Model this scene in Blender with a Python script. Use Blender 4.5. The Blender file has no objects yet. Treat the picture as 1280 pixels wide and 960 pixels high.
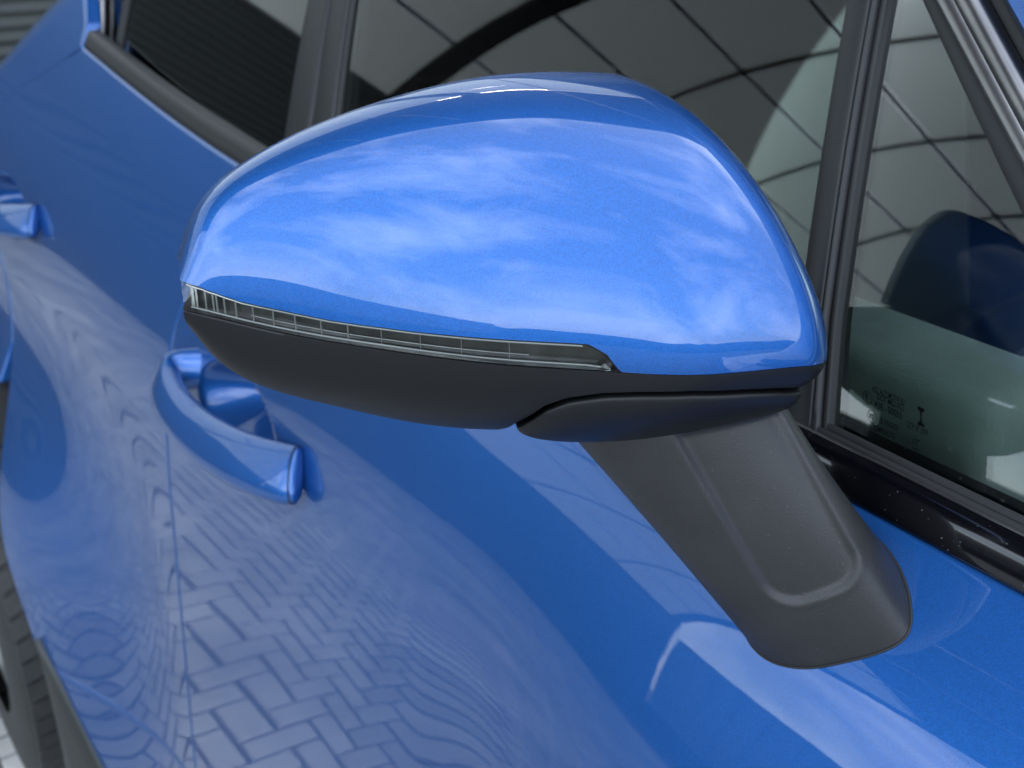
import bpy, bmesh, math, random
import numpy as np
from mathutils import Matrix, Vector

SC = bpy.context.scene
COL = SC.collection
R = math.radians
random.seed(4)

# ------------------------------------------------------------------ camera
CAM = np.array([0.0, 0.0, 1.45])
cam_r = Vector((0.5697, 0.8219, 0.0))
cam_u = Vector((-0.3461, 0.2399, 0.9070))
cam_f = Vector((-0.7455, 0.5167, -0.4211))
cd = bpy.data.cameras.new('camera')
cd.sensor_width = 36.0
cd.lens = 36.0 * 1400.0 / 1280.0
cd.clip_start = 0.02
cd.clip_end = 400.0
cd.dof.use_dof = True
cd.dof.focus_distance = 0.475
cd.dof.aperture_fstop = 14.0
co = bpy.data.objects.new('camera', cd)
COL.objects.link(co)
m = Matrix.Identity(4)
m.col[0][:3] = cam_r
m.col[1][:3] = cam_u
m.col[2][:3] = -cam_f
m.col[3][:3] = CAM
co.matrix_world = m
SC.camera = co

# ------------------------------------------------------------------ world, sun, exposure
SUN_EL, SUN_AZ = R(38), math.atan2(-0.80, 0.60)
world = bpy.data.worlds.new('World')
SC.world = world
world.use_nodes = True
nt = world.node_tree
for n in list(nt.nodes):
    nt.nodes.remove(n)
N = nt.nodes.new
sky = N('ShaderNodeTexSky')
sky.sky_type = 'NISHITA'
sky.sun_disc = False
sky.sun_elevation = SUN_EL
sky.sun_rotation = SUN_AZ
bg = N('ShaderNodeBackground')
bg.inputs['Strength'].default_value = 0.15
wo = N('ShaderNodeOutputWorld')
geo = N('ShaderNodeTexCoord')
no1 = N('ShaderNodeTexNoise'); no1.inputs['Scale'].default_value = 2.6
no1.inputs['Detail'].default_value = 9.0; no1.inputs['Roughness'].default_value = 0.54
no1.inputs['Distortion'].default_value = 0.35
nt.links.new(geo.outputs['Generated'], no1.inputs['Vector'])
rp = N('ShaderNodeValToRGB')
rp.color_ramp.elements[0].position = 0.44; rp.color_ramp.elements[0].color = (.11, .11, .11, 1)
rp.color_ramp.elements[1].position = 0.76; rp.color_ramp.elements[1].color = (.75, .75, .75, 1)
nt.links.new(no1.outputs['Fac'], rp.inputs[0])
mx = N('ShaderNodeMix'); mx.data_type = 'RGBA'
mx.inputs['B'].default_value = (19.0, 20.5, 22.5, 1)
nt.links.new(rp.outputs['Color'], mx.inputs['Factor'])
nt.links.new(sky.outputs['Color'], mx.inputs['A'])
nt.links.new(mx.outputs['Result'], bg.inputs['Color'])
nt.links.new(bg.outputs[0], wo.inputs[0])

sd = bpy.data.lights.new('sun', 'SUN')
sd.energy = 1.0
sd.angle = R(14)
sd.color = (1.0, 0.95, 0.88)
so = bpy.data.objects.new('sun', sd)
COL.objects.link(so)
sdir = Vector((math.sin(SUN_AZ) * math.cos(SUN_EL), math.cos(SUN_AZ) * math.cos(SUN_EL), math.sin(SUN_EL)))
so.rotation_euler = sdir.to_track_quat('Z', 'Y').to_euler()

SC.view_settings.view_transform = 'Standard'
SC.view_settings.look = 'None'
SC.view_settings.exposure = 1.56
SC.view_settings.gamma = 1.0
SC.view_settings.use_curve_mapping = False
SC.render.engine = 'CYCLES'
SC.cycles.max_bounces = 10
SC.cycles.transparent_max_bounces = 16
SC.cycles.caustics_reflective = False
SC.cycles.caustics_refractive = False

# ------------------------------------------------------------------ materials
def mat(name, color, rough=0.5, metal=0.0, coat=0.0, coat_rough=0.02, spec=0.5, noise=None, bump=None, var=0.0, speck=None):
    """noise=(scale, amount): colour variation; bump=(scale, strength, distance)"""
    m = bpy.data.materials.new(name)
    m.use_nodes = True
    t = m.node_tree
    b = t.nodes['Principled BSDF']
    b.inputs['Base Color'].default_value = (*color, 1)
    b.inputs['Roughness'].default_value = rough
    b.inputs['Metallic'].default_value = metal
    b.inputs['Coat Weight'].default_value = coat
    b.inputs['Coat Roughness'].default_value = coat_rough
    b.inputs['Specular IOR Level'].default_value = spec
    tc = t.nodes.new('ShaderNodeTexCoord')
    if noise:
        n = t.nodes.new('ShaderNodeTexNoise')
        n.inputs['Scale'].default_value = noise[0]
        n.inputs['Detail'].default_value = 5
        t.links.new(tc.outputs['Object'], n.inputs['Vector'])
        r = t.nodes.new('ShaderNodeMapRange')
        r.inputs['From Min'].default_value = 0.3
        r.inputs['From Max'].default_value = 0.7
        r.inputs['To Min'].default_value = 1 - noise[1]
        r.inputs['To Max'].default_value = 1 + noise[1]
        t.links.new(n.outputs['Fac'], r.inputs['Value'])
        v = t.nodes.new('ShaderNodeVectorMath'); v.operation = 'SCALE'
        v.inputs[0].default_value = color
        t.links.new(r.outputs[0], v.inputs['Scale'])
        last = v.outputs[0]
        if var:
            oi = t.nodes.new('ShaderNodeObjectInfo')
            r2 = t.nodes.new('ShaderNodeMapRange')
            r2.inputs['To Min'].default_value = 1 - var
            r2.inputs['To Max'].default_value = 1 + var
            t.links.new(oi.outputs['Random'], r2.inputs['Value'])
            v2 = t.nodes.new('ShaderNodeVectorMath'); v2.operation = 'SCALE'
            t.links.new(last, v2.inputs[0])
            t.links.new(r2.outputs[0], v2.inputs['Scale'])
            last = v2.outputs[0]
        t.links.new(last, b.inputs['Base Color'])
    if speck:
        vo = t.nodes.new('ShaderNodeTexVoronoi'); vo.inputs['Scale'].default_value = speck[0]
        t.links.new(tc.outputs['Object'], vo.inputs['Vector'])
        wn = t.nodes.new('ShaderNodeSeparateColor'); t.links.new(vo.outputs['Color'], wn.inputs[0])
        rr_ = t.nodes.new('ShaderNodeMapRange'); rr_.inputs['From Min'].default_value = .86; rr_.inputs['From Max'].default_value = 1.0
        rr_.inputs['To Min'].default_value = 0.0; rr_.inputs['To Max'].default_value = .24
        t.links.new(wn.outputs[0], rr_.inputs['Value'])
        lt = t.nodes.new('ShaderNodeMath'); lt.operation = 'LESS_THAN'
        t.links.new(vo.outputs['Distance'], lt.inputs[0]); t.links.new(rr_.outputs[0], lt.inputs[1])
        ml = t.nodes.new('ShaderNodeMath'); ml.operation = 'MULTIPLY'; ml.inputs[1].default_value = speck[1]
        t.links.new(lt.outputs[0], ml.inputs[0])
        mc = t.nodes.new('ShaderNodeMix'); mc.data_type = 'RGBA'
        mc.inputs['B'].default_value = (.30, .29, .27, 1)
        src_ = b.inputs['Base Color'].links[0].from_socket if b.inputs['Base Color'].links else None
        if src_: t.links.new(src_, mc.inputs['A'])
        else: mc.inputs['A'].default_value = (*color, 1)
        t.links.new(ml.outputs[0], mc.inputs['Factor'])
        t.links.new(mc.outputs['Result'], b.inputs['Base Color'])
    if bump:
        n = t.nodes.new('ShaderNodeTexNoise')
        n.inputs['Scale'].default_value = bump[0]
        n.inputs['Detail'].default_value = 3
        t.links.new(tc.outputs['Object'], n.inputs['Vector'])
        bp = t.nodes.new('ShaderNodeBump')
        bp.inputs['Strength'].default_value = bump[1]
        bp.inputs['Distance'].default_value = bump[2]
        t.links.new(n.outputs['Fac'], bp.inputs['Height'])
        t.links.new(bp.outputs[0], b.inputs['Normal'])
    return m

def paint():
    m = bpy.data.materials.new('blue_metallic_paint')
    m.use_nodes = True
    t = m.node_tree
    b = t.nodes['Principled BSDF']
    b.inputs['Metallic'].default_value = 0.72
    b.inputs['Roughness'].default_value = 0.46
    b.inputs['Coat Weight'].default_value = 1.0
    b.inputs['Coat Roughness'].default_value = 0.012
    b.inputs['Coat IOR'].default_value = 1.52
    tc = t.nodes.new('ShaderNodeTexCoord')
    vo = t.nodes.new('ShaderNodeTexVoronoi')
    vo.inputs['Scale'].default_value = 1900
    t.links.new(tc.outputs['Object'], vo.inputs['Vector'])
    mr = t.nodes.new('ShaderNodeSeparateColor')
    t.links.new(vo.outputs['Color'], mr.inputs[0])
    r = t.nodes.new('ShaderNodeMapRange')
    r.inputs['To Min'].default_value = 0.84
    r.inputs['To Max'].default_value = 1.16
    t.links.new(mr.outputs[0], r.inputs['Value'])
    v = t.nodes.new('ShaderNodeVectorMath'); v.operation = 'SCALE'
    v.inputs[0].default_value = PAINT
    t.links.new(r.outputs[0], v.inputs['Scale'])
    t.links.new(v.outputs[0], b.inputs['Base Color'])
    # very slight orange peel in the clear coat
    n = t.nodes.new('ShaderNodeTexNoise')
    n.inputs['Scale'].default_value = 110
    n.inputs['Detail'].default_value = 1
    t.links.new(tc.outputs['Object'], n.inputs['Vector'])
    bp = t.nodes.new('ShaderNodeBump')
    bp.inputs['Strength'].default_value = 0.02
    bp.inputs['Distance'].default_value = 0.0004
    t.links.new(n.outputs['Fac'], bp.inputs['Height'])
    t.links.new(bp.outputs[0], b.inputs['Coat Normal'])
    return m

def glass(name, tint, gain=1.0, dusty=0.0):
    m = bpy.data.materials.new(name)
    m.use_nodes = True
    t = m.node_tree
    for n in list(t.nodes):
        t.nodes.remove(n)
    o = t.nodes.new('ShaderNodeOutputMaterial')
    tr = t.nodes.new('ShaderNodeBsdfTransparent')
    tr.inputs[0].default_value = (*tint, 1)
    gl = t.nodes.new('ShaderNodeBsdfGlossy')
    gl.inputs['Roughness'].default_value = 0.004
    fr = t.nodes.new('ShaderNodeFresnel')
    fr.inputs[0].default_value = 1.5
    mu = t.nodes.new('ShaderNodeMath'); mu.operation = 'MULTIPLY'; mu.inputs[1].default_value = gain
    mu.use_clamp = True
    t.links.new(fr.outputs[0], mu.inputs[0])
    mi = t.nodes.new('ShaderNodeMixShader')
    t.links.new(mu.outputs[0], mi.inputs[0])
    t.links.new(tr.outputs[0], mi.inputs[1])
    t.links.new(gl.outputs[0], mi.inputs[2])
    last = mi.outputs[0]
    if dusty:
        tc = t.nodes.new('ShaderNodeTexCoord')
        vo = t.nodes.new('ShaderNodeTexVoronoi'); vo.inputs['Scale'].default_value = 130
        t.links.new(tc.outputs['Object'], vo.inputs['Vector'])
        no = t.nodes.new('ShaderNodeTexNoise'); no.inputs['Scale'].default_value = 9
        t.links.new(tc.outputs['Object'], no.inputs['Vector'])
        mr = t.nodes.new('ShaderNodeMapRange')
        mr.inputs['From Min'].default_value = 0.13; mr.inputs['From Max'].default_value = 0.06
        t.links.new(vo.outputs['Distance'], mr.inputs['Value'])
        m2 = t.nodes.new('ShaderNodeMapRange')
        m2.inputs['From Min'].default_value = 0.52; m2.inputs['From Max'].default_value = 0.72
        m2.inputs['To Max'].default_value = dusty
        t.links.new(no.outputs['Fac'], m2.inputs['Value'])
        mm = t.nodes.new('ShaderNodeMath'); mm.operation = 'MULTIPLY'
        t.links.new(mr.outputs[0], mm.inputs[0]); t.links.new(m2.outputs[0], mm.inputs[1])
        df = t.nodes.new('ShaderNodeBsdfDiffuse'); df.inputs[0].default_value = (.5, .5, .46, 1)
        m3 = t.nodes.new('ShaderNodeMixShader')
        t.links.new(mm.outputs[0], m3.inputs[0]); t.links.new(last, m3.inputs[1]); t.links.new(df.outputs[0], m3.inputs[2])
        last = m3.outputs[0]
    t.links.new(last, o.inputs[0])
    return m

PAINT = (0.007, 0.084, 0.305)
M = {}
M['paint'] = paint()
M['grain'] = mat('grained_black_plastic', (0.0165, 0.0165, 0.0168), 0.45, spec=.45, bump=(1150, 0.45, 0.0005), noise=(18, .28), speck=(560, .12))
M['satin'] = mat('satin_black_plastic', (0.0045, 0.0045, 0.0048), 0.42, spec=.3, bump=(1800, 0.15, 0.0003))
M['gloss'] = mat('gloss_black_trim', (0.002, 0.002, 0.003), 0.15, spec=.3, coat=.6, coat_rough=0.01, speck=(620, .35))
M['pillar'] = mat('satin_pillar_film', (0.0125, 0.0123, 0.0135), 0.42, spec=.32, bump=(700, .06, .0004))
M['rubber'] = mat('black_rubber_seal', (0.006, 0.006, 0.006), 0.6)
M['alu'] = mat('dark_anodised_strip', (0.22, 0.215, 0.215), 0.28, metal=1.0, noise=(30, .15))
M['chrome'] = mat('chrome', (0.85, 0.86, 0.86), 0.08, metal=1.0)
M['lampdark'] = mat('smoked_reflector', (0.060, 0.062, 0.059), 0.22, metal=0.4, noise=(90, .4))
M['lampline'] = mat('bright_light_guide', (0.36, 0.365, 0.35), 0.25, metal=0.3)
M['lens'] = glass('clear_lens', (0.80, 0.82, 0.80), 1.0)
M['glass'] = glass('green_tinted_glass', (0.62, 0.69, 0.66), 1.0, dusty=.10)
M['privacy'] = glass('privacy_glass', (0.14, 0.15, 0.16), 1.25)
M['print'] = mat('ceramic_print', (0.001, 0.0012, 0.0012), 0.8, spec=.05)
M['leather'] = mat('grey_green_leather', (0.36, 0.40, 0.375), 0.6, spec=.3, bump=(420, .5, .0012), noise=(14, .15))
M['navy'] = mat('dark_navy_leather', (0.006, 0.009, 0.014), 0.45, bump=(600, .3, .0008))
M['seat'] = mat('charcoal_leather', (0.05, 0.055, 0.055), 0.5, bump=(500, .3, .0008))
M['lining'] = mat('black_lining', (0.015, 0.015, 0.016), 0.8)
M['head'] = mat('pale_headliner', (0.32, 0.33, 0.31), 0.85)
M['stitch'] = mat('pale_thread', (0.45, 0.47, 0.45), 0.7)
M['tyre'] = mat('tyre_rubber', (0.020, 0.020, 0.019), 0.62, noise=(40, .25))
M['rim'] = mat('grey_alloy', (0.32, 0.32, 0.33), 0.3, metal=1.0)
M['skirt'] = mat('grey_sill_plastic', (0.018, 0.021, 0.018), 0.45, coat=.1)
M['paver'] = mat('concrete_paver', (0.47, 0.455, 0.43), 0.85, noise=(3.2, .30), var=.14)
M['joint'] = mat('sanded_joint', (0.10, 0.097, 0.092), 0.95)
M['ground'] = mat('far_paving', (0.21, 0.20, 0.19), 0.9, noise=(1.2, .15))
M['cladding'] = mat('dark_corrugated_sheet', (0.040, 0.046, 0.043), 0.55, noise=(.8, .12))
M['steel'] = mat('dark_steel', (0.018, 0.02, 0.02), 0.5)
M['purlin'] = mat('grey_purlin', (0.055, 0.058, 0.056), 0.6)
M['board'] = mat('grey_board', (0.20, 0.21, 0.23), 0.7, noise=(2, .15), var=.08)
M['soffit'] = mat('dark_soffit', (0.030, 0.032, 0.035), 0.8)
M['hedge'] = mat('dark_base_wall', (0.030, 0.032, 0.034), 0.9)

def translucent(name, col):
    m = bpy.data.materials.new(name)
    m.use_nodes = True
    t = m.node_tree
    b = t.nodes['Principled BSDF']
    o = t.nodes['Material Output']
    b.inputs['Base Color'].default_value = (*col, 1)
    b.inputs['Roughness'].default_value = .7
    tl = t.nodes.new('ShaderNodeBsdfTranslucent')
    tl.inputs[0].default_value = (*col, 1)
    mi = t.nodes.new('ShaderNodeMixShader')
    mi.inputs[0].default_value = .6
    t.links.new(b.outputs[0], mi.inputs[1])
    t.links.new(tl.outputs[0], mi.inputs[2])
    t.links.new(mi.outputs[0], o.inputs[0])
    return m
M['sheet'] = translucent('translucent_roof_sheet', (0.46, 0.50, 0.48))

# ------------------------------------------------------------------ mesh helpers
def tag(o, label=None, cat=None, group=None, kind=None):
    if label: o['label'] = label
    if cat: o['category'] = cat
    if group: o['group'] = group
    if kind: o['kind'] = kind
    return o

def empty(name, loc=(0, 0, 0)):
    o = bpy.data.objects.new(name, None)
    COL.objects.link(o)
    o.location = loc
    return o

def link(name, me, parent=None):
    o = bpy.data.objects.new(name, me)
    COL.objects.link(o)
    if parent is not None:
        o.parent = parent
        # things keep world coordinates: parents sit at identity
    return o

def meshobj(name, v, f, material, parent=None, smooth=True, angle=None):
    me = bpy.data.meshes.new(name)
    me.from_pydata([tuple(map(float, p)) for p in v], [], f)
    me.materials.append(M[material])
    bm = bmesh.new(); bm.from_mesh(me)
    bmesh.ops.remove_doubles(bm, verts=bm.verts, dist=1e-6)
    bmesh.ops.recalc_face_normals(bm, faces=bm.faces)
    bm.to_mesh(me); bm.free()
    if smooth:
        for p in me.polygons: p.use_smooth = True
        if angle:
            me.set_sharp_from_angle(angle=R(angle))
    me.update()
    return link(name, me, parent)

def grid_faces(ni, nj, cu=False, cv=False, off=0):
    f = []
    for i in range(ni if cu else ni - 1):
        for j in range(nj if cv else nj - 1):
            a = i * nj + j; b = ((i + 1) % ni) * nj + j
            c = ((i + 1) % ni) * nj + (j + 1) % nj; d = i * nj + (j + 1) % nj
            f.append((a + off, b + off, c + off, d + off))
    return f

def grid(name, P, material, parent=None, cu=False, cv=False, angle=None):
    P = np.asarray(P, float)
    ni, nj = P.shape[:2]
    return meshobj(name, P.reshape(-1, 3), grid_faces(ni, nj, cu, cv), material, parent, True, angle)

def box_vf(x0, x1, y0, y1, z0, z1, off=0):
    v = [(x0, y0, z0), (x1, y0, z0), (x1, y1, z0), (x0, y1, z0), (x0, y0, z1), (x1, y0, z1), (x1, y1, z1), (x0, y1, z1)]
    f = [(0, 3, 2, 1), (4, 5, 6, 7), (0, 1, 5, 4), (1, 2, 6, 5), (2, 3, 7, 6), (3, 0, 4, 7)]
    return v, [tuple(i + off for i in q) for q in f]

def rbox(name, x0, x1, y0, y1, z0, z1, material, parent=None, bev=0.01, seg=3, warp=None):
    v, f = box_vf(x0, x1, y0, y1, z0, z1)
    me = bpy.data.meshes.new(name)
    bm = bmesh.new()
    vs = [bm.verts.new(p) for p in v]
    for q in f: bm.faces.new([vs[i] for i in q])
    bmesh.ops.bevel(bm, geom=list(bm.edges), offset=bev, segments=seg, affect='EDGES', profile=.5)
    if warp:
        bmesh.ops.subdivide_edges(bm, edges=list(bm.edges), cuts=2, use_grid_fill=True)
        for q in bm.verts: q.co = Vector(warp(q.co))
    bmesh.ops.recalc_face_normals(bm, faces=bm.faces)
    bm.to_mesh(me); bm.free()
    me.materials.append(M[material])
    for p in me.polygons: p.use_smooth = True
    me.set_sharp_from_angle(angle=R(40))
    return link(name, me, parent)

def tube(path, rad, n=10, closed=False):
    path = np.asarray(path, float); k = len(path)
    rad = np.full(k, rad) if np.isscalar(rad) else np.asarray(rad)
    t = np.gradient(path, axis=0); t /= np.linalg.norm(t, axis=1)[:, None]
    up = np.array([0., 0., 1.])
    P = []
    for i in range(k):
        a = np.cross(t[i], up)
        if np.linalg.norm(a) < 1e-3: a = np.cross(t[i], [0, 1, 0])
        a /= np.linalg.norm(a); b = np.cross(a, t[i])
        ph = np.linspace(0, 2 * np.pi, n, endpoint=False)
        P.append(path[i] + rad[i] * (np.cos(ph)[:, None] * a + np.sin(ph)[:, None] * b))
    return np.array(P)

def capped(name, P, material, parent=None, angle=40):
    """P[i, j]: closed rings j along i, both ends closed with fans"""
    P = np.asarray(P, float); ni, nj = P.shape[:2]
    v = list(P.reshape(-1, 3)); f = grid_faces(ni, nj, False, True)
    v.append(P[0].mean(0)); v.append(P[-1].mean(0)); a = ni * nj; b = a + 1
    for j in range(nj):
        f.append((a, (j + 1) % nj, j)); f.append((b, (ni - 1) * nj + j, (ni - 1) * nj + (j + 1) % nj))
    return meshobj(name, v, f, material, parent, True, angle)

# ------------------------------------------------------------------ splines and the car's surfaces
#GEOM_BEGIN
def cspl(t, P):
    t = np.asarray(t, float); P = np.asarray(P, float)
    if P.ndim == 1: P = P[:, None]
    n = len(t); h = np.diff(t); A = np.zeros((n, n)); b = np.zeros((n, P.shape[1]))
    A[0, 0] = A[-1, -1] = 1
    for i in range(1, n - 1):
        A[i, i - 1] = h[i - 1]; A[i, i] = 2 * (h[i - 1] + h[i]); A[i, i + 1] = h[i]
        b[i] = 6 * ((P[i + 1] - P[i]) / h[i] - (P[i] - P[i - 1]) / h[i - 1])
    m = np.linalg.solve(A, b)
    def f(x):
        x = np.atleast_1d(np.asarray(x, float)); sh = x.shape; x = x.ravel()
        i = np.clip(np.searchsorted(t, x) - 1, 0, n - 2)
        a = (t[i + 1] - x)[:, None]; c = (x - t[i])[:, None]; H = h[i][:, None]
        r = (m[i] * a**3 + m[i + 1] * c**3) / (6 * H) + (P[i] / H - m[i] * H / 6) * a + (P[i + 1] / H - m[i + 1] * H / 6) * c
        return r.reshape(sh + (P.shape[1],))
    return f

def sst(a, b, x):
    t = np.clip((x - a) / (b - a), 0, 1)
    return t * t * t * (t * (6 * t - 15) + 10)

_zb = cspl([-2.9, -2.4, -2.05, -1.73, -1.43, -1.15, -.8, -.32, .0, .5, 1.2],
           [1.36, 1.30, 1.255, 1.214, 1.177, 1.155, 1.147, 1.142, 1.142, 1.135, 1.09])
def belt_z(x): return _zb(x)[..., 0]
WK = [0, .05, .1, .15, .2, .3, .45, .65, .85, 1.1]
PF = [.44, .395, .366, .343, .327, .312, .305, .300, .295, .285]
PM = [.44, .397, .370, .352, .341, .330, .322, .315, .306, .295]
PR = [.44, .417, .396, .375, .357, .337, .326, .316, .306, .295]
_pf, _pm, _pr = [cspl(WK, p) for p in (PF, PM, PR)]
HANDLES = [(-1.00, .938), (-1.905, .952)]
def body_y0(x, z):
    x = np.asarray(x, float); z = np.asarray(z, float); x, z = np.broadcast_arrays(x, z)
    w = belt_z(x) - z
    k1 = sst(-.3, -.62, x); k2 = sst(-.55, -1.25, x)
    y = _pf(w)[..., 0] * (1 - k1) + _pm(w)[..., 0] * k1
    y = y * (1 - k2) + _pr(w)[..., 0] * k2
    y = y - .128 * sst(-1.2, -1.80, x) * sst(.86, .40, z)
    y = y - .012 * sst(-1.5, -2.2, x) * sst(1.2, .85, z)
    return y
def body_y(x, z):
    y = body_y0(x, z)
    for hx, hz in HANDLES:
        r = ((x - hx) / .105)**2 + ((z - hz) / .045)**2
        y = y + .068 * np.clip(1 - r, 0, 1)**.95
    return y
def gh_y(x, z, off=0.):
    q = np.asarray(z, float) - 1.185
    return .462 + .33 * q + .30 * q * q - off
#GEOM_END

# ------------------------------------------------------------------ the setting (mostly seen as reflections)
GZ = -.21
pv = meshobj('pavement', [(-60, -60, GZ - .0045), (60, -60, GZ - .0045), (60, 60, GZ - .0045), (-60, 60, GZ - .0045)], [(0, 1, 2, 3)], 'joint', None, False)
tag(pv, kind='structure')
# herringbone pavers 200 x 100 mm
def paver_mesh():
    bm = bmesh.new()
    L, W, H, c = .1285, .0605, .0, .004
    for (x, y, z) in [(0, 0, -.03), (L, 0, -.03), (L, W, -.03), (0, W, -.03), (0, 0, H - c), (L, 0, H - c), (L, W, H - c), (0, W, H - c),
                      (c, c, H), (L - c, c, H), (L - c, W - c, H), (c, W - c, H)]:
        bm.verts.new((x + .00375, y + .00375, z))
    bm.verts.ensure_lookup_table()
    q = [(0, 1, 5, 4), (1, 2, 6, 5), (2, 3, 7, 6), (3, 0, 4, 7), (4, 5, 9, 8), (5, 6, 10, 9), (6, 7, 11, 10), (7, 4, 8, 11), (8, 9, 10, 11)]
    for a in q: bm.faces.new([bm.verts[i] for i in a])
    me = bpy.data.meshes.new('paver'); bm.to_mesh(me); bm.free()
    me.materials.append(M['paver'])
    return me
pm = paver_mesh()
spots = []
a = .068
for i in range(-110, 111):
    for j in range(-110, 111):
        # cells (i, j) of a herringbone: k selects the orientation
        k = (i - j) % 4
        if k == 0: spots.append((i * a, j * a, 0))
        elif k == 3: spots.append((i * a, j * a, 1))
AX0, AX1, AY0, AY1 = -6.9, 3.0, -6.8, 0.6
spots = [s for s in spots if AX0 < s[0] < AX1 and AY0 < s[1] < AY1]
spots.sort(key=lambda s: (s[0] + 1.2)**2 + (s[1] + .9)**2)
for s in spots[:290]:
    o = bpy.data.objects.new('paver', pm)
    COL.objects.link(o); o.parent = pv
    o.location = (s[0] + (a if s[2] else 0), s[1], GZ + random.uniform(-.002, .002))
    o.rotation_euler = (0, 0, R(90) if s[2] else 0)
pv_v = [np.array(v.co) for v in pm.vertices]; pv_f = [tuple(p.vertices) for p in pm.polygons]
vv, ff = [], []
for s in spots[290:]:
    off = len(vv); dz = GZ + random.uniform(-.002, .002)
    for p in pv_v:
        if s[2]: vv.append((s[0] + a - p[1], s[1] + p[0], p[2] + dz))
        else: vv.append((s[0] + p[0], s[1] + p[1], p[2] + dz))
    ff += [tuple(i + off for i in q) for q in pv_f]
far = meshobj('far_pavers', vv, ff, 'paver', pv, False)
tag(far, kind='stuff')

# corrugated wall of the hall behind the car
zs = np.arange(GZ, 2.50, .0095)
prof = .007 * np.sin(zs * 2 * np.pi / .076)
P = np.array([[(-7.0 + d, y, z) for z, d in zip(zs, prof)] for y in (-9.0, 9.0)])
wall = empty('hall_wall', (0, 0, 0))
tag(wall, 'dark grey-green corrugated metal wall behind the car', 'wall')
grid('corrugated_cladding', P, 'cladding', wall)
v, f = box_vf(-7.3, -7.05, -9, 9, GZ, 2.4); meshobj('wall_core', v, f, 'steel', wall, False)
# vaulted canopy over the rear of the car
can = empty('vaulted_canopy', (0, 0, 0))
tag(can, 'vaulted canopy of pale sheets between dark steel arches, reflected in the windows', 'canopy')
ARC = cspl([0, .25, .5, .75, 1], [(-7.0, 0, 2.45), (-6.45, 0, 3.95), (-5.2, 0, 5.1), (-3.4, 0, 5.8), (-1.6, 0, 6.0)])
YS = np.arange(-8.8, 8.9, 1.4667); TS = np.array([0, .12, .24, .36, .48, .60])
for i in range(len(YS) - 1):
    for j in range(len(TS) - 1):
        c = ARC(np.linspace(TS[j] + .004, TS[j + 1] - .004, 5))
        grid('roof_sheet', np.array([c + [0, y, 0] for y in (YS[i] + .03, YS[i + 1] - .03)]), 'sheet', can)
    c = ARC(np.linspace(.606, 1, 12))
    grid('soffit_sheet', np.array([c + [0, y, 0] for y in (YS[i] + .004, YS[i + 1] - .004)]), 'soffit', can)
tt = np.linspace(0, 1, 30)
for i, y in enumerate(YS):
    w, dn = (.10, -.14) if i % 4 == 0 else (.018, -.02)
    c = ARC(tt if i % 4 == 0 else tt * .60)
    capped('steel_arch', np.array([[q + [0, y - w, .05], q + [0, y + w, .05], q + [0, y + w, dn], q + [0, y - w, dn]] for q in c]), 'steel' if i % 4 == 0 else 'purlin', can)
for t0 in TS:
    c = ARC([t0])[0]; h = .016
    v, f = box_vf(c[0] - h, c[0] + h, -8.8, 8.8, c[2] - h, c[2] + h); meshobj('purlin', v, f, 'purlin', can, False)
c = ARC([1.0])[0]
v, f = box_vf(c[0] + .02, c[0] + .25, -8.9, 8.9, c[2] - .20, c[2] + .15); meshobj('edge_beam', v, f, 'steel', can, False)
# board wall across the yard
bw = empty('board_wall', (0, -9, GZ))
tag(bw, 'grey vertical board wall across the paved yard, seen reflected in the door', 'wall')
v, f = box_vf(-7, 20, -.3, 0, 0, .7); meshobj('dark_base', v, f, 'hedge', bw, False)
for i in range(67):
    x = -7 + i * .4
    v, f = box_vf(x + .015, x + .385, -.28 + .02 * (i % 2), -.10, .7, 2.3)
    meshobj('board', v, f, 'board', bw, False)
v, f = box_vf(-7, 20, -.32, -.2, .7, 2.32); meshobj('backing', v, f, 'steel', bw, False)
hd = empty('clipped_hedge', (22, 0, GZ))
tag(hd, 'long dark clipped hedge at the far end of the yard, only seen reflected', 'hedge')
hp = np.array([[(.9 * math.sin(t) * (1 + .05 * math.sin(y * 3.1)), y, 1.0 + 1.0 * -math.cos(t) + .12 * math.sin(y * 1.7 + 2 * math.sin(y * .6))) for t in np.linspace(.2, 2 * math.pi - .2, 16)] for y in np.linspace(-14, 30, 120)])
grid('foliage', hp, 'hedge', hd)

# ------------------------------------------------------------------ the car
car = empty('parked_car', (0, 0, 0))
tag(car, 'metallic blue car with black-based door mirror, parked on paving', 'car')

def flange(P, d=.018, r=.0022):
    """close a panel grid with a rolled edge that returns inward (+y)"""
    P = np.asarray(P, float)
    def ext(a, inner):
        dirn = a - inner; dirn = dirn / (np.linalg.norm(dirn, axis=-1, keepdims=True) + 1e-9)
        e1 = a + dirn * r * .7 + np.array([0, r * .35, 0])
        e2 = a + dirn * r + np.array([0, r * 1.2, 0])
        e3 = a + dirn * r + np.array([0, d, 0])
        return e1, e2, e3
    e = ext(P[0], P[1]); P = np.concatenate([[e[2], e[1], e[0]], P])
    e = ext(P[-1], P[-2]); P = np.concatenate([P, [e[0], e[1], e[2]]])
    e = ext(P[:, 0], P[:, 1]); P = np.concatenate([np.stack([e[2], e[1], e[0]], 1), P], 1)
    e = ext(P[:, -1], P[:, -2]); P = np.concatenate([P, np.stack([e[0], e[1], e[2]], 1)], 1)
    return P

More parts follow.
